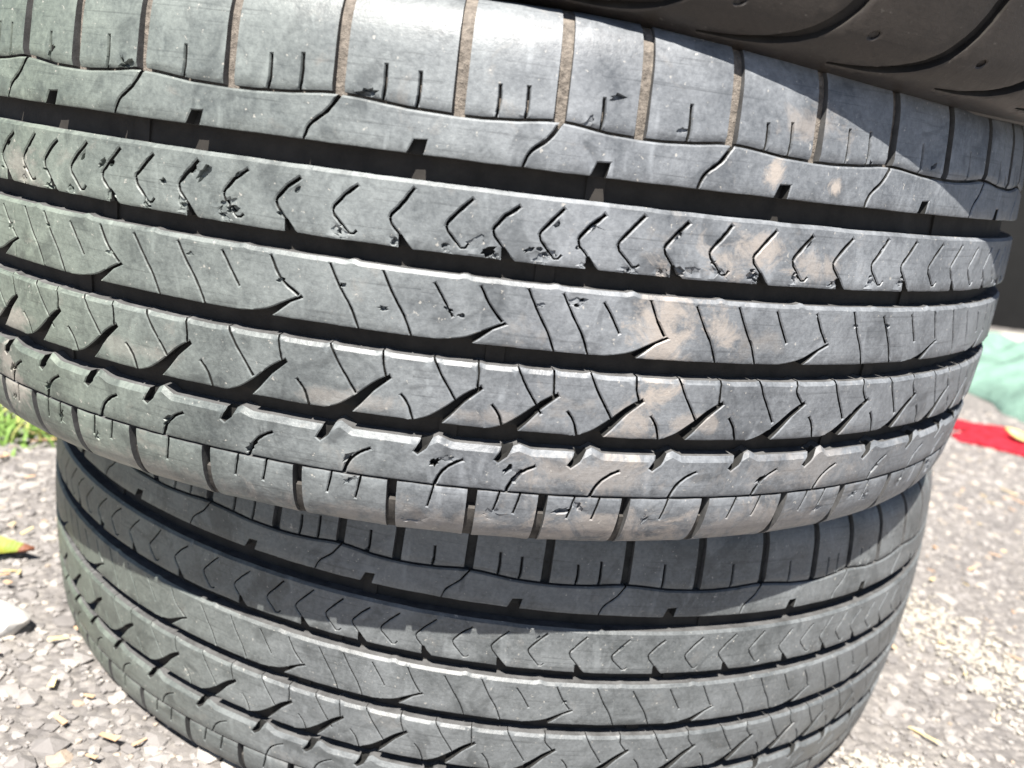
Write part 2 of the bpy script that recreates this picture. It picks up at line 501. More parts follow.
    if wear > .5:
        for key, deg, z, rx, ry, dep, rot in (('B', 3.8, 17.6, 2.6, 1.8, 3.4, .3), ('B', 3.0, 20.2, 3.6, 2.2, .8, .5), ('B', 7.2, 17.8, 4.6, 1.9, 1.0, .2), ('B', 6.2, 19.6, 1.6, .7, 2.6, .5),
                                              ('B', -14.3, 31.0, 3.4, 1.5, 2.6, .9), ('B', -12.2, 20.0, 2.6, 1.3, 2.6, .2), ('B', -12.6, 22.0, 3.4, 1.4, .9, .6), ('B', -22.2, 29, 2.0, 1.0, 2.4, .8),
                                              ('B', -17.2, 26.0, 1.6, 1.1, 2.4, 0), ('B', 15.7, 17.2, 3.0, 1.5, 2.6, .2), ('B', 16.8, 18.6, 3.0, 1.6, .8, .2), ('B', 21.0, 18.2, 2.6, 1.2, 2.5, .3),
                                              ('C', 9.7, 2.4, 3.4, 1.9, .8, .2), ('C', 9.6, 1.2, 1.0, .7, 3, .2), ('C', 9.9, 3.6, .9, .6, 3, .2), ('C', -2.2, -8, 1.6, .8, 2.4, 0), ('C', 2.6, -7, 1.2, .7, 2.4, 0),
                                              ('E', 1.9, -66.5, 2.6, 1.6, 3.4, .8), ('E', 2.6, -64.4, 2.8, 1.3, .9, .2), ('E', 6.7, -66.4, 2.4, 1.1, 3.0, .9), ('E', 7.4, -69.0, 2.6, 1.1, .8, .9)):
            f[key].append((blob(X_(deg), z, rx, ry, 15, .45, rot), dep, .25 if dep > 2 else 0))
    return f

def hump(amp, sc, off):
    def h(x, y): return amp * (noise.noise(Vector((x / sc, y / sc, off))))
    return h

def build_tyre(parent, wear, rs, m_tread, m_floor, m_side, m_shoulder_floor):
    f = tread_features(wear, rs, 1.0 if wear > .5 else .6)
    per = 2 * PI * RT
    # ribs: chunks of two pitches
    def wob(base_s, amp, off):
        return lambda x: base_s + amp * noise.noise(Vector((math.sin(x / RT) * 26, math.cos(x / RT) * 26, off))) + \
            .12 * noise.noise(Vector((math.sin(x / RT) * 160, math.cos(x / RT) * 160, off)))
    lo_wave = lambda x: A1                       # replaced below by the wavy shoulder line
    # wavy line between rib A and the upper shoulder blocks, one wave every two pitches
    ux = np.array([X_(rowU(n)) for n in range(-2, NP_ + 3)]); un = np.arange(-2, NP_ + 3)
    def wavy(x):
        xx = (x - ux[2]) % per + ux[2]
        n = np.interp(xx, ux, un); t = (n / 2) % 1.0
        return A1 + 1.5 - 2.6 * float(np.interp(t, [0, .1, .3, .5, .62, .8, .93, 1.0], [0, .15, .75, .92, .90, .55, .1, 0]))
    def thorns(base, pos, hgt, w0, w1):
        pos = np.sort(np.array([(p - X_(-90)) % per + X_(-90) for p in pos])); pos = np.concatenate([[pos[-1] - per], pos, [pos[0] + per]])
        amp = rng.uniform(.45, 1.0, len(pos)) * hgt
        def f(x):
            xx = (x - X_(-90)) % per + X_(-90)
            i = int(np.searchsorted(pos, xx)); v = 0.0
            for j in (i - 1, i):
                if 0 <= j < len(pos):
                    d = xx - pos[j]
                    v = max(v, amp[j] * (max(0, 1 + d / w0) if d < 0 else max(0, 1 - d / w1)))
            return base(x) + v
        return f
    for name, key, zb, zt in (('rib', 'B', wob(B0, .25, 1), wob(B1, .2, 2)), ('rib', 'C', wob(C0_, .2, 3), thorns(wob(C1_, .2, 4), [X_(rowBt(k)) + 9 for k in range(NP_)], 1.1, 2.5, 2.5)),
                              ('rib', 'D', wob(D0, .25, 5), thorns(wob(D1, .2, 6), [X_(rowDt(k / 2)) + .3 for k in range(2 * NP_)], .9, 1.8, 2.6)), ('rib', 'E', wob(E0, .25, 7), thorns(wob(E1, .3, 8), [X_(rowEn(k)) + 7.0 for k in range(NP_)], 3.2, 3.4, 5.0)),
                              ('rib', 'A', wob(A0, .2, 9), lambda x: wavy(x) - .55)):
        feats = f[key]
        allf = feats + [([(px + s, py) for px, py in p], d_, c_) for s in (-per, per) for (p, d_, c_) in feats
                        if min(q[0] for q in p) < X_(-26) or max(q[0] for q in p) > X_(B_ALL[0] + 354)]
        ch = []
        x_start = X_(B_ALL[0]) + 3.3
        edges = [x_start + per * i / 30 for i in range(31)]
        for x0, x1 in zip(edges[:-1], edges[1:]):
            ch.append(build_sheet(x0, x1, zt, zb, allf, True, hfun=hump(.12, 9, ord(key)), bev={'A': (.8, .35), 'E': (2.3, 1.35)}.get(key, (1.5, .95))))
        sheet_to_obj('rib', ch, m_tread, parent)
    # shoulder blocks
    for n in range(NP_):
        # upper
        xa = X_(rowU(n)) + 2.3; xb = X_(rowU(n + 1)) - 2.3
        fe = []
        w = xb - xa
        cuts = [.5] if (n * 7 + 3) % 5 in (0, 2, 3) else [.36, .68]
        if n in (4, 5): cuts = [.36, .68]
        for c in cuts:
            x = xa + w * c
            L = 11 + jit(1.5)
            fe.append((stroke(curve([(x - .3, 61.5), (x + .5, 68), (x + .2, 64.5 + L)]), .95, .8), 3.6, .45))
        if random.random() < .45 * wear:
            fe.append((blob(xa + w * random.uniform(.3, .9), 66 + jit(2.5), 2.3, .9, 13, .5, rot=jit(1.5)), random.choice((.8, 2.4)), .2))
        def hf(x, y, nn=n):
            return .15 * noise.noise(Vector((x / 11, y / 11, nn * 3.1))) - max(0, (y - 100) / 18) ** 2 * 1.6
        if wear > .5:
            for deg, z, rx, ry, dep in ((7.2, 82, 4.2, 2.2, .7), (7.0, 80.5, 1.6, .8, 2.2), (10.5, 75.6, 2.6, 1.1, 2.6), (11.1, 71.5, 4.0, 2.4, .7), (-4.4, 66.0, 3.2, 1.2, 2.4), (-20.6, 66, 3.0, 1.2, 2.6)):
                if xa + 4 < X_(deg) < xb - 4: fe.append((blob(X_(deg), z, rx, ry, 15, .4, .3), dep, .25 if dep > 2 else 0))
        v = build_sheet(xa, xb, lambda x: 117.0, lambda x: wavy(x) + .55, fe, False, base=-4.6, hfun=hf, grid=5.0, edge_in=1.5, lower=.8)
        sheet_to_obj('tread_block', [v], m_tread, parent)
    for n in range(NP_):
        xa = X_(rowL(n)) + 2.0; xb = X_(rowL(n + 1)) - 2.0
        w = xb - xa
        fe = []
        x = xa + w * .52
        for c in ([.34, .68] if n % 3 else [.5]):
            x = xa + w * c
            fe.append((stroke(curve([(x + .6, -75.5), (x, -80), (x - 1.3, -86.5 + jit(1))]), .85, .7), 3.2, .45))
        for _ in range(2):
            if random.random() < .5 * wear:
                cx_, cy_ = xa + w * random.uniform(.2, .8), -84 + jit(5)
                fe.append((blob(cx_, cy_, 2.8, 1.4, 14, .5, rot=jit(1.5)), .7, 0))
                fe.append((blob(cx_ + jit(1), cy_, 1.5, .45, 10, .5, rot=jit(1.5)), 2.4, .2))
        def hf(x, y, nn=n):
            return .15 * noise.noise(Vector((x / 11, y / 11, nn * 5.3))) - max(0, (-y - 100) / 18) ** 2 * 1.6
        zb_ = lambda x: -117.0
        zt_ = lambda x: E0 - 1.0 + .25 * noise.noise(Vector((x / 6, 0, 3)))
        if wear > .5:
            for deg, z, rx, ry, dep in ((10.8, -83.6, 3.8, 1.3, 2.6), (10.3, -81.4, 1.0, 2.2, 2.6), (6.0, -87.4, 3.4, 2.4, .7), (.6, -95, 4.6, 1.6, .6)):
                if xa + 4 < X_(deg) < xb - 4: fe.append((blob(X_(deg), z, rx, ry, 15, .4, .3), dep, .25 if dep > 2 else 0))
        v = build_sheet(xa, xb, zt_, zb_, fe, False, base=-6.4, hfun=hf, grid=5.0, edge_in=.7)
        sheet_to_obj('tread_block', [v], m_tread, parent)
    # carcass: groove floors, shoulder floors, sidewalls, beads
    def ringmesh(name, prof, mat, nth=240, smooth=40):
        th = np.linspace(0, 2 * PI, nth, endpoint=False)
        S = np.array([p[0] for p in prof]); H = np.array([p[1] for p in prof])
        P = surf(np.repeat(th, len(S)), np.tile(S, nth), np.tile(H, nth))
        k = len(S)
        F = [((i * k + j), ((i + 1) % nth) * k + j, ((i + 1) % nth) * k + j + 1, i * k + j + 1) for i in range(nth) for j in range(k - 1)]
        return mesh_obj(name, P, F, mat, parent, smooth=smooth)
    ringmesh('groove_floor', [(-66, -7)] + [(s, -7.0) for s in range(-60, 56, 5)] + [(56, -7)], m_floor)
    ringmesh('shoulder_base', [(56, -7), (57, -4.0), (64, -4.0), (68, -3.4)] + [(s, -3.4 + (s - 68) * .055) for s in range(72, 110, 5)] + [(112, -.9), (118, -1.0)], m_shoulder_floor)
    ringmesh('shoulder_base', [(-118, -1.0), (-112, -.5), (-105, -.5), (-98, -1.4), (-90, -2.6), (-87.6, -2.9), (-86.6, -5.8), (-75, -6.2), (-66, -7)], M_shfl3)
    smax = _sl[-1]
    def side(sg):
        pr = []
        s = 116.5
        while s < smax:
            h = -1.3
            if 121 < s < 124: h = -.4
            if 150 < s < 152 or 168 < s < 171: h = -.5
            if 196 < s < 200: h = 1.0
            pr.append((sg * s, h)); s += 1.5
        pr.append((sg * smax, 0))
        return pr[::1] if sg < 0 else pr
    for sg in (1, -1):
        pr = side(sg)
        ringmesh('sidewall', pr if sg > 0 else pr[::-1], m_side, nth=180)
    # tread wear bars across the main grooves
    for gi, (s0, s1) in enumerate(((B1, A0), (C1_, B0), (D1, C0_), (E1, D0))):
        for q in range(12):
            th0 = math.radians(q * 30 + 10.0 - gi * 2.5); hw = 3.6 / RT
            P = [surf(np.array(th0 + a), np.array(float(s_)), np.array(h_)) for h_ in (-7.0, -6.0) for a, s_ in ((-hw, s0 - .2), (hw, s0 - .2), (hw, s1 + .2), (-hw, s1 + .2))]
            mesh_obj('wear_bar', P, [(0, 3, 2, 1), (4, 5, 6, 7), (0, 1, 5, 4), (1, 2, 6, 5), (2, 3, 7, 6), (3, 0, 4, 7)], m_floor, parent)
    # inner liner closes the casing
    nth = 120; prof = [(-70, RT - 128), (-84, RT - 118), (-95, RT - 70), (-92, RT - 30), (-75, RT - 17), (0, RT - 14), (75, RT - 17), (92, RT - 30), (95, RT - 70), (84, RT - 118), (70, RT - 128)]
    P, F = [], []
    for i in range(nth):
        a = 2 * PI * i / nth
        for z, r in prof: P.append((math.sin(a) * r / 1000, -math.cos(a) * r / 1000, z / 1000))
    k = len(prof)
    for i in range(nth):
        for j in range(k - 1):
            F.append((i * k + j, i * k + j + 1, ((i + 1) % nth) * k + j + 1, ((i + 1) % nth) * k + j))
    mesh_obj('inner_liner', P, F, m_side, parent, smooth=40)

# ------------------------------------------------------------------ materials of the tyres
def on_tyre(deg, z): 
    a = math.radians(deg); return (math.sin(a) * .34, -math.cos(a) * .34, z / 1000)
st = []
for deg, z, rx, rz, amt in ((15.6, -8, .020, .034, .8), (20.5, 27, .030, .012, .7), (25.5, 24, .020, .009, .55), (19.5, -4, .012, .012, .7),
                            (15, -42, .016, .020, .65), (12, -66, .040, .014, .4), (14, -90, .050, .012, .55), (-34, -78, .022, .020, .55), (-33, -46, .018, .012, .5),
                            (24, 75, .022, .012, .45), (21.5, 56, .007, .008, .9), (26.5, 54, .006, .005, .9), (-20, -42, .030, .006, .2), (-4, -45, .030, .006, .3), (6, -45, .030, .005, .3),
                            (19, -42, .02, .006, .5), (1.5, -99, .012, .004, .8), (5.2, -93, .007, .005, .9), (-30, 20, .02, .012, .35), (4, -98, .13, .014, .4), (-22, -96, .10, .012, .3), (26, -92, .08, .016, .4), (31, -64, .05, .02, .3)):  # long thin ones near the lower edge paint in warm ground bounce
    st.append((*on_tyre(deg, z), rx, rz, amt))
M_tread = rubber('weathered_rubber', (.068, .075, .084), (.225, .239, .255), green=1.0, stains_and_bounce=st, tan=.25)
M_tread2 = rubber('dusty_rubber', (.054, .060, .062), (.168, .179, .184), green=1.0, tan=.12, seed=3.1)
M_floor = simple('groove_rubber', (.027, .024, .021), .75, 90, .4, .3)
M_side = simple('sidewall_rubber', (.035, .034, .033), .6, 60, .3, .2)
M_shfl = simple('dusty_groove_rubber', (.165, .145, .125), .85, 420, .5, 1.0)
M_shfl3 = simple('grey_groove_rubber', (.055, .051, .047), .8, 160, .45, .5)
M_shfl2 = simple('grimy_groove_rubber', (.035, .035, .033), .8, 160, .45, .5)
M_cut = simple('cut_rubber', (.022, .022, .021), .8, 120, .4, .3)
M_wall = simple('groove_wall_rubber', (.09, .09, .09), .6, 120, .4, .3)  # groove shade partly put into the colour, darker than most of the tread

def M4(R, t, s=(1, 1, 1)):
    m = Matrix((tuple(R[0]) + (t[0],), tuple(R[1]) + (t[1],), tuple(R[2]) + (t[2],), (0, 0, 0, 1)))
    return m @ Matrix.Diagonal((*s, 1))

RM = ((.9996513, -.00719158, -.02540799), (.00676232, .99983363, -.01694041), (.02552559, .01676269, .99953362))
main = empty('tyre', M4(RM, (-.035605, -.042804, .298674)),
             'big sunlit grey tyre with chipped tread and deep grooves lying on the lower tyre', 'tyre', 'stacked tyres')
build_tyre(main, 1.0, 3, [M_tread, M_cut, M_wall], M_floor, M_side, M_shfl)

rz = Matrix.Rotation(math.radians(-18.5), 4, 'Z')
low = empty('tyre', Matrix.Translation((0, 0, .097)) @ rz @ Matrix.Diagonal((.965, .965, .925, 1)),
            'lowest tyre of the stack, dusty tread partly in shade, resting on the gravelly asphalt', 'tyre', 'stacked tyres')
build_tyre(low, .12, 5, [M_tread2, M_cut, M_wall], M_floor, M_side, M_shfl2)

# ------------------------------------------------------------------ upper tyre, seen from below its shoulder
RUP = ((0.9960996, 0.036468, 0.0803473), (-0.0225963, 0.9856581, -0.1672349), (-0.0852937, 0.164767, 0.9826377))
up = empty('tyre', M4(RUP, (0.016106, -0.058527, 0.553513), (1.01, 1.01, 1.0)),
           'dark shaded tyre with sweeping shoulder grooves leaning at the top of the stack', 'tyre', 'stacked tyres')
def build_upper(parent):
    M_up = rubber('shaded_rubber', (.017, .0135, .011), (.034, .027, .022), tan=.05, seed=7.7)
    # tread and shoulder as one skin with swept grooves cut in, chunk by chunk
    per = 2 * PI * RT; N = 40; pw = per / N
    feats = []
    for i in range(-1, N + 1):
        x = i * pw
        g = stroke(curve([(x + 62, -60), (x + 58, -74), (x + 50, -86), (x + 38, -95), (x + 20, -101), (x + 2, -103)], 6), 6.0, 1.0, rag=.04, wm=5.5)
        feats.append((g, 3.6, .9))
        feats.append((blob(x + 66, -88, 2.4, 1.3, n=14, rag=.02, rot=.5), 1.3, .6))
    for key in (0,):
        ch = []
        for i in range(N // 2):
            x0, x1 = i * 2 * pw + 1.7, (i + 1) * 2 * pw + 1.7
            fe = feats + [([(a + s, c) for a, c in p], d_, e_) for s in (-per, per) for p, d_, e_ in feats]
            ch.append(build_sheet(x0, x1, lambda x: -58.0, lambda x: -119.0, fe, True, base=-4.5, hfun=hump(.15, 11, 3)))
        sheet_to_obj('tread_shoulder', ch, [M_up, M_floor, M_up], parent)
    def ringmesh(name, prof, mat, nth=200):
        th = np.linspace(0, 2 * PI, nth, endpoint=False)
        S = np.array([p[0] for p in prof]); H = np.array([p[1] for p in prof]); k = len(S)
        P = surf(np.repeat(th, k), np.tile(S, nth), np.tile(H, nth))
        F = [((i * k + j), ((i + 1) % nth) * k + j, ((i + 1) % nth) * k + j + 1, i * k + j + 1) for i in range(nth) for j in range(k - 1)]
        return mesh_obj(name, P, F, mat, parent, smooth=40)
    for a, b_ in ((-50, -22), (-15, 15), (22, 50), (58, 117)):
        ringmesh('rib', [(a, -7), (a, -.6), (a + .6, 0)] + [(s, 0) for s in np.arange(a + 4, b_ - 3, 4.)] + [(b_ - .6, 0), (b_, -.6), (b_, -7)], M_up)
    ringmesh('groove_floor', [(s, -6.5) for s in range(-60, 62, 5)], M_floor)
    smax = _sl[-1]
    for sg in (1, -1):
        pr = []; s = 116.0
        while s < smax:
            h = -1.6
            if 120 < s < 127: h = .9
            if 127 < s < 129: h = .2
            if 145 < s < 147: h = -.8
            if 190 < s < 196: h = 1.5
            pr.append((sg * s, h)); s += 1.3
        pr.append((sg * smax, 0))
        ringmesh('sidewall', pr if sg > 0 else pr[::-1], M_up)
    nth = 120; prof = [(-70, RT - 128), (-84, RT - 118), (-95, RT - 70), (-92, RT - 30), (-75, RT - 17), (0, RT - 14), (75, RT - 17), (92, RT - 30), (95, RT - 70), (84, RT - 118), (70, RT - 128)]
    P, F = [], []; k = len(prof)
    for i in range(nth):
        a = 2 * PI * i / nth
        for z, r in prof: P.append((math.sin(a) * r / 1000, -math.cos(a) * r / 1000, z / 1000))
    for i in range(nth):
        for j in range(k - 1): F.append((i * k + j, i * k + j + 1, ((i + 1) % nth) * k + j + 1, ((i + 1) % nth) * k + j))
    mesh_obj('inner_liner', P, F, M_side, parent, smooth=40)
build_upper(up)

# ------------------------------------------------------------------ ground
def ground_mat():
    m, nt, p = new_mat('old_asphalt'); b = NB(nt)
    co = b.coord()
    vor = b.n('ShaderNodeTexVoronoi'); b.link(co, vor.inputs['Vector']); vor.inputs['Scale'].default_value = 150
    vcol = b.n('ShaderNodeSeparateColor'); b.link(vor.outputs['Color'], vcol.inputs[0])
    n1 = b.noise(co, 9, 5, .6); n2 = b.noise(co, 240, 4, .7)
    c = b.mix(b.ramp(vcol.outputs[0], [(.1, 0.0), (.9, 1.0)]), (.15, .138, .13), (.29, .268, .25))
    c = b.mix(b.ramp(vor.outputs['Distance'], [(.0, .0), (.6, .55)]), c, (.10, .095, .095))
    c = b.mix(b.math('MULTIPLY', b.ramp(n1, [(.4, 0.0), (.7, 1.0)]), .5), c, (.26, .24, .22))
    c = b.mix(b.math('MULTIPLY', b.ramp(n2, [(.55, 0.0), (.7, 1.0)]), .6), c, (.32, .30, .27))
    b.link(c, p.inputs['Base Color']); p.inputs['Roughness'].default_value = .85
    h = b.math('ADD', b.math('MULTIPLY', vor.outputs['Distance'], -1.0), b.math('MULTIPLY', n2, .5))
    b.link(b.bump(h, .8, .003), p.inputs['Normal'])
    return m
M_ground = ground_mat()
def gh(x, y):
    return .004 * noise.noise(Vector((x * 9, y * 9, 0))) + .0025 * noise.noise(Vector((x * 40, y * 40, 4)))
V, F = [], []
xs = np.concatenate([[-300, -60, -15, -5, -2.5], np.arange(-1.4, 2.0, .02), [2.5, 4, 8, 20, 60, 300]])
ys = np.concatenate([[-300, -60, -12, -3], np.arange(-1.0, 1.8, .02), [2.2, 3, 5, 10, 25, 80, 300]])
for y in ys:
    for x in xs: V.append((x, y, gh(x, y) if (abs(x) < 3 and abs(y) < 3) else 0))
nx = len(xs)
F = [(j * nx + i, j * nx + i + 1, (j + 1) * nx + i + 1, (j + 1) * nx + i) for j in range(len(ys) - 1) for i in range(nx - 1)]
mesh_obj('ground', V, F, M_ground, smooth=180, kind='structure')

# pebbles of the asphalt and loose gravel
ico = bmesh.new(); bmesh.ops.create_icosphere(ico, subdivisions=1, radius=1)
IV = np.array([v.co[:] for v in ico.verts]); IF = np.array([[v.index for v in f.verts] for f in ico.faces]); ico.free()
def pebble_mat(name, cols, rough=.8):
    m, nt, p = new_mat(name); b = NB(nt)
    at = b.n('ShaderNodeAttribute', attribute_name='tone')
    co = b.coord()
    n1 = b.noise(co, 260, 4, .7)
    c = b.ramp(at.outputs['Fac'], cols)
    c = b.mix(b.math('MULTIPLY', n1, .5), c, (.28, .265, .255))
    b.link(c, p.inputs['Base Color']); p.inputs['Roughness'].default_value = rough
    b.link(b.bump(n1, .6, .0015), p.inputs['Normal'])
    return m
def scatter(name, pts, sizes, flat, sink, mat, tone=None):
    n = len(pts); nv = len(IV)
    a = rng.uniform(0, 2 * PI, n); ca, sa = np.cos(a), np.sin(a)
    el = rng.uniform(.65, 1.45, n)
    L = IV[None] * rng.uniform(.78, 1.22, (n, nv, 1))
    X = L[:, :, 0] * sizes[:, None] * el[:, None]; Y = L[:, :, 1] * sizes[:, None]; Z = L[:, :, 2] * sizes[:, None] * flat
    V = np.stack([X * ca[:, None] - Y * sa[:, None] + pts[:, 0][:, None], X * sa[:, None] + Y * ca[:, None] + pts[:, 1][:, None],
                  Z + pts[:, 2][:, None] + (sizes * flat * sink)[:, None]], -1).reshape(-1, 3)
    F = (IF[None] + (np.arange(n) * nv)[:, None, None]).reshape(-1, 3)
    o = mesh_obj(name, V, F.tolist(), mat, smooth=25)
    at = o.data.attributes.new('tone', 'FLOAT', 'POINT')
    t = rng.random(n) if tone is None else tone
    at.data.foreach_set('value', np.repeat(t, nv).astype(np.float32))
    o['kind'] = 'stuff'
    return o
def field(n, rect, clear=.29):
    P = []
    while len(P) < n:
        x = random.uniform(rect[0], rect[1]); y = random.uniform(rect[2], rect[3])
        if math.hypot(x, y) < clear: continue
        P.append((x, y, gh(x, y)))
    return np.array(P)
M_peb = pebble_mat('asphalt_pebbles', [(0, (.13, .12, .115)), (.35, (.225, .21, .20)), (.75, (.31, .288, .27)), (.93, (.42, .385, .335)), (1, (.34, .25, .17))])
pA = np.concatenate([field(7500, (-.85, -.1, -.42, .55)), field(9500, (.15, 1.1, -.42, .95)), field(2500, (.5, 1.8, .4, 1.7))])
sA = rng.lognormal(math.log(.0033), .40, len(pA)).clip(.0016, .010)
scatter('gravel', pA, sA, .55, 0.0, M_peb)
pB = np.concatenate([field(6000, (-.7, -.1, -.42, .4)), field(8000, (.15, .9, -.42, .7))])
scatter('grit', pB, rng.uniform(.0009, .0022, len(pB)), .8, .4, M_peb)

# ------------------------------------------------------------------ debris, leaves, stones
def leaf_obj(name, loc, L, W, rotz, tilt, curl, mat, label=None, cat=None, group=None, kind=None):
    V, F = [], []; nu, nv = 14, 6
    for i in range(nu + 1):
        u = i / nu; w = W * (math.sin(PI * min(1, u * 1.02)) ** .8) * (1 - .25 * u) + .0004
        for j in range(nv + 1):
            v = j / nv * 2 - 1
            V.append(((u - .5) * L, v * w / 2 * (1 + .06 * math.sin(u * 40)), curl * (abs(v) ** 1.5) * W * .5 + curl * .25 * L * (2 * u - 1) ** 2 + .0006 * math.sin(9 * u + 5 * v)))
    for i in range(nu):
        for j in range(nv): F.append((i * (nv + 1) + j, (i + 1) * (nv + 1) + j, (i + 1) * (nv + 1) + j + 1, i * (nv + 1) + j + 1))
    n = len(V)
    V += [(x, y, z - .0005) for x, y, z in V]
    F += [tuple(reversed([q + n for q in f])) for f in F]
    o = mesh_obj(name, V, F, mat, smooth=180, label=label, cat=cat, group=group, kind=kind)
    o.location = loc; o.rotation_euler = (tilt, tilt * .5, rotz)
    return o
def leaf_mat(name, c1, c2, c3):
    m, nt, p = new_mat(name); b = NB(nt); co = b.coord()
    n1 = b.noise(co, 55, 4, .6, .4)
    c = b.mix(b.ramp(n1, [(.4, 0.0), (.6, 1.0)]), c1, c2)
    s = b.n('ShaderNodeSeparateXYZ'); b.link(co, s.inputs[0])
    e = b.ramp(b.math('ADD', b.math('MULTIPLY', s.outputs[0], 28.0), b.noise(co, 90, 3, .6)), [(.93, 0.0), (1.08, 1.0)])
    c = b.mix(e, c, c3)
    wv = b.n('ShaderNodeTexWave'); wv.inputs['Scale'].default_value = 90; b.link(co, wv.inputs[0])
    b.link(c, p.inputs['Base Color']); p.inputs['Roughness'].default_value = .6
    b.link(b.bump(wv.outputs['Fac'], .25, .0008), p.inputs['Normal'])
    return m
M_leaf = leaf_mat('yellow_green_leaf', (.15, .19, .02), (.30, .28, .04), (.17, .065, .035))
leaf_obj('fallen_leaf', (-.354, -.118, .008), .052, .020, .12, .25, .35, M_leaf,
         'yellow green fallen leaf with a brown tip lying on the asphalt', 'leaf')
M_leaf2 = leaf_mat('dry_leaf', (.50, .38, .12), (.62, .50, .25), (.40, .22, .10))

def rock(name, loc, s, seed, mat, label, cat, rot=0.0, group=None):
    bm = bmesh.new(); bmesh.ops.create_icosphere(bm, subdivisions=3, radius=1)
    for v in bm.verts:
        k = 1 + .28 * noise.noise(v.co * 1.3 + Vector((seed, 0, 0))) + .08 * noise.noise(v.co * 4 + Vector((0, seed, 0)))
        c = v.co * k
        for ax_, lim in ((Vector((.6, .3, .74)).normalized(), .62), (Vector((-.5, -.6, .6)).normalized(), .66), (Vector((0, .8, .3)).normalized(), .6)):
            d_ = c.dot(ax_)
            if d_ > lim: c -= ax_ * (d_ - lim) * .85
        v.co = Vector((c.x * s[0], c.y * s[1], c.z * s[2]))
    me = bpy.data.meshes.new(name); bm.to_mesh(me); bm.free(); me.materials.append(mat)
    for p in me.polygons: p.use_smooth = True
    me.set_sharp_from_angle(angle=math.radians(28))
    o = bpy.data.objects.new(name, me); C.objects.link(o); o.location = loc; o.rotation_euler = (0, 0, rot)
    o['label'] = label; o['category'] = cat
    if group: o['group'] = group
    return o
M_white = simple('pale_stone', (.62, .60, .57), .8, 120, .12, .5)
rock('stone', (-0.300, -0.203, .009), (.016, .014, .013), 2.0, M_white, 'pale angular stone on the asphalt below the yellow green leaf', 'stone', .4)

# straw, wood chips, tiny leaves: too many and small to count
def straw(name, rects, n, mat, seed):
    random.seed(seed); V, F = [], []
    for _ in range(n):
        r = random.choice(rects); x = random.uniform(r[0], r[1]); y = random.uniform(r[2], r[3])
        if math.hypot(x, y) < .31: continue
        z = gh(x, y) + .0045; a = random.uniform(0, PI); L = random.uniform(.002, .007); w = random.uniform(.0006, .0022); t = .0006
        if random.random() < .08: L *= 1.8
        dz = jit(.25)
        i = len(V)
        for k, (u, v, h) in enumerate(((-1, -1, 0), (1, -.6, 0), (1, .6, 0), (-1, 1, 0), (-1, -1, 1), (1, -.6, 1), (1, .6, 1), (-1, 1, 1))):
            px, py = u * L, v * w
            V.append((x + px * math.cos(a) - py * math.sin(a), y + px * math.sin(a) + py * math.cos(a), z + u * L * dz + h * t))
        F += [(i, i + 3, i + 2, i + 1), (i + 4, i + 5, i + 6, i + 7), (i, i + 1, i + 5, i + 4), (i + 1, i + 2, i + 6, i + 5), (i + 2, i + 3, i + 7, i + 6), (i + 3, i, i + 4, i + 7)]
    return mesh_obj(name, V, F, mat, kind='stuff')
M_straw = simple('straw', (.66, .52, .27), .7, 40, .2, .1)
M_chip = simple('wood_chips', (.56, .36, .22), .8, 40, .35, .1)
RL = (-.55, -.16, -.36, .25); RR = (.22, .75, -.36, .5)
straw('straw_litter', [RL, RR], 110, M_straw, 21)
straw('wood_chip_litter', [RL, RR], 240, M_chip, 22)
# pale sandy drifts that run over the asphalt beside the stack: fine light grains
path = [(.285, -.24), (.30, -.20), (.345, -.12), (.40, -.10), (.43, -.03), (.47, -.02)]
pts = []
random.seed(5)
for _ in range(3000):
    if random.random() < .62:
        t = random.random() * 3; i = int(t); f_ = t - i
        a_, b_ = ((.52, -.18), (.455, -.10), (.415, -.01), (.37, .07))[i:i + 2]
        x = a_[0] + (b_[0] - a_[0]) * f_ + random.gauss(0, .028); y = a_[1] + (b_[1] - a_[1]) * f_ + random.gauss(0, .022)
    else:
        x = random.gauss(.285, .022); y = random.gauss(-.235, .018)
    if math.hypot(x, y) < .30: continue
    pts.append((x, y, gh(x, y) + .001))
pts = np.array(pts)
M_sand = pebble_mat('pale_grit', [(0, (.30, .27, .22)), (.5, (.38, .35, .29)), (1, (.50, .46, .39))])
scatter('pale_grit', pts, rng.uniform(.0009, .0026, len(pts)), .6, .5, M_sand)

# grass tuft beside the stack
def grass(name, cx, cy, rx, ry, n, mat, seed, hmax=.022):
    random.seed(seed); V, F = [], []
    for _ in range(n):
        x = random.gauss(cx, rx); y = random.gauss(cy, ry); a = random.uniform(0, 2 * PI); h = random.uniform(.006, hmax); w = random.uniform(.0010, .0026)
        lean = random.uniform(.3, 1.3); i = len(V); z0 = gh(x, y)
        dx, dy = math.cos(a), math.sin(a)
        for t, ww in ((0, 1), (.5, .9), (1, .15)):
            ox = dx * lean * h * t * t * 1.4; oy = dy * lean * h * t * t * 1.4
            V.append((x + ox - dy * w * ww, y + oy + dx * w * ww, z0 + h * t)); V.append((x + ox + dy * w * ww, y + oy - dx * w * ww, z0 + h * t))
        F += [(i, i + 1, i + 3, i + 2), (i + 2, i + 3, i + 5, i + 4)]
    return mesh_obj(name, V, F, mat, kind='stuff')
M_grass = simple('young_grass', (.16, .27, .06), .6, 30, .35, .1)
M_grass2 = simple('yellowed_grass', (.40, .42, .14), .6, 30, .25, .1)
grass('grass', -.505, .11, .030, .020, 230, M_grass, 31)
grass('grass', -.455, .125, .03, .012, 90, M_grass2, 32)
grass('grass', -.54, .19, .04, .03, 170, M_grass2, 33)
grass('grass', -.62, .16, .06, .10, 500, M_grass, 34, .03)

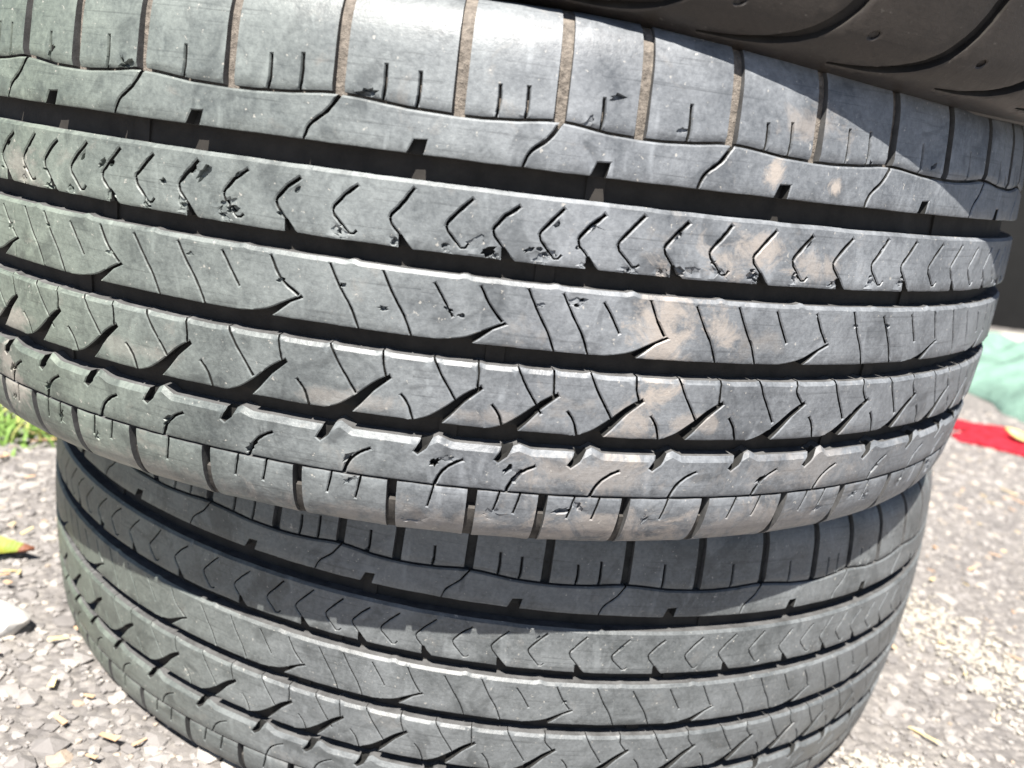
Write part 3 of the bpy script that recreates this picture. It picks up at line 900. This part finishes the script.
# ------------------------------------------------------------------ cloths and dark thing behind the stack
def cloth(name, outline_c, rx, ry, rot, h, mat, label, cat, seed, n=46):
    V, F = [], []
    for j in range(n + 1):
        for i in range(n + 1):
            u = i / n * 2 - 1; v = j / n * 2 - 1
            ed = 1 + .10 * noise.noise(Vector((u * 2, v * 2, seed)))
            x = u * rx * ed; y = v * ry * (1 + .12 * noise.noise(Vector((u * 2.2, v * 1.5, seed + 9))))
            e = max(abs(u), abs(v)); fall = max(0, 1 - e ** 5)
            z = .006 + h * fall * (.45 + .6 * abs(noise.noise(Vector((u * 2.1 + v, v * 3.6 - u, seed)))) + .35 * abs(noise.noise(Vector((u * 5 + v * 2, v * 7, seed + 2)))) )
            V.append((x * math.cos(rot) - y * math.sin(rot), x * math.sin(rot) + y * math.cos(rot), z))
    k = n + 1
    F = [(j * k + i, j * k + i + 1, (j + 1) * k + i + 1, (j + 1) * k + i) for j in range(n) for i in range(n)]
    m = len(V); V += [(x, y, z - .004) for x, y, z in V]
    F += [tuple(reversed([q + m for q in f])) for f in F]
    b_ = [(i, i + 1) for i in range(n)] + [(n * k + i + 1, n * k + i) for i in range(n)] + [((j + 1) * k, j * k) for j in range(n)] + [(j * k + n, (j + 1) * k + n) for j in range(n)]
    F += [(a + m, c + m, c, a) for a, c in b_]
    o = mesh_obj(name, V, F, mat, smooth=70, label=label, cat=cat)
    o.location = (outline_c[0], outline_c[1], gh(*outline_c[:2]) if len(outline_c) == 2 else outline_c[2])
    return o
M_red = simple('red_fleece', (.36, .015, .028), .95, 70, .55, 1.0, .008)
M_teal = simple('pale_green_cloth', (.15, .245, .20), .85, 12, .3, .8, .02)
M_cream = simple('cream_sheet', (.36, .36, .31), .8, 20, .12, .3, .002)
cloth('red_cloth', (.95, .670), .20, .066, -.42, .022, M_red, 'bright red fleecy cloth lying on the asphalt beside the green cloth', 'cloth', 1.3)
cloth('green_cloth', (1.40, 1.26), .46, .34, .15, .13, M_teal, 'crumpled pale green cloth spread behind the red cloth', 'cloth', 5.1, 60)
cloth('cream_sheet', (2.0, 1.95), .8, .2, .1, .04, M_cream, 'pale cream sheet behind the crumpled green cloth', 'sheet', 8.4)
leaf_obj('fallen_leaf', (.838, .682, .024), .060, .028, -.35, .35, .25, M_leaf2, 'pale yellow dry leaf lying on the red cloth', 'leaf')
# black tarpaulin added to stand in for an unidentified dark area, its foot on the ground
M_black = simple('black_backdrop', (.006, .006, .006), .8, 6, .4, .3, .01)
V, F = [], []
NU, NV = 90, 24
for j in range(NV + 1):
    for i in range(NU + 1):
        u = i / NU; v = j / NV
        x = .9 + u * 5.6; y = 2.55 + .10 * math.sin(u * 34 + .6 * math.sin(v * 3)) * (1 - .3 * v) + .3 * noise.noise(Vector((u * 7, v * 2, 0))) * .3
        V.append((x, y, v * 2.2))
k = NU + 1
F = [(j * k + i, j * k + i + 1, (j + 1) * k + i + 1, (j + 1) * k + i) for j in range(NV) for i in range(NU)]
m_ = len(V); V += [(x, y + .01, z) for x, y, z in V]
F += [tuple(reversed([q + m_ for q in f])) for f in F]
mesh_obj('black_backdrop', V, F, M_black, smooth=180, label='black tarpaulin standing in for the dark area beyond the cream sheet', cat='backdrop')
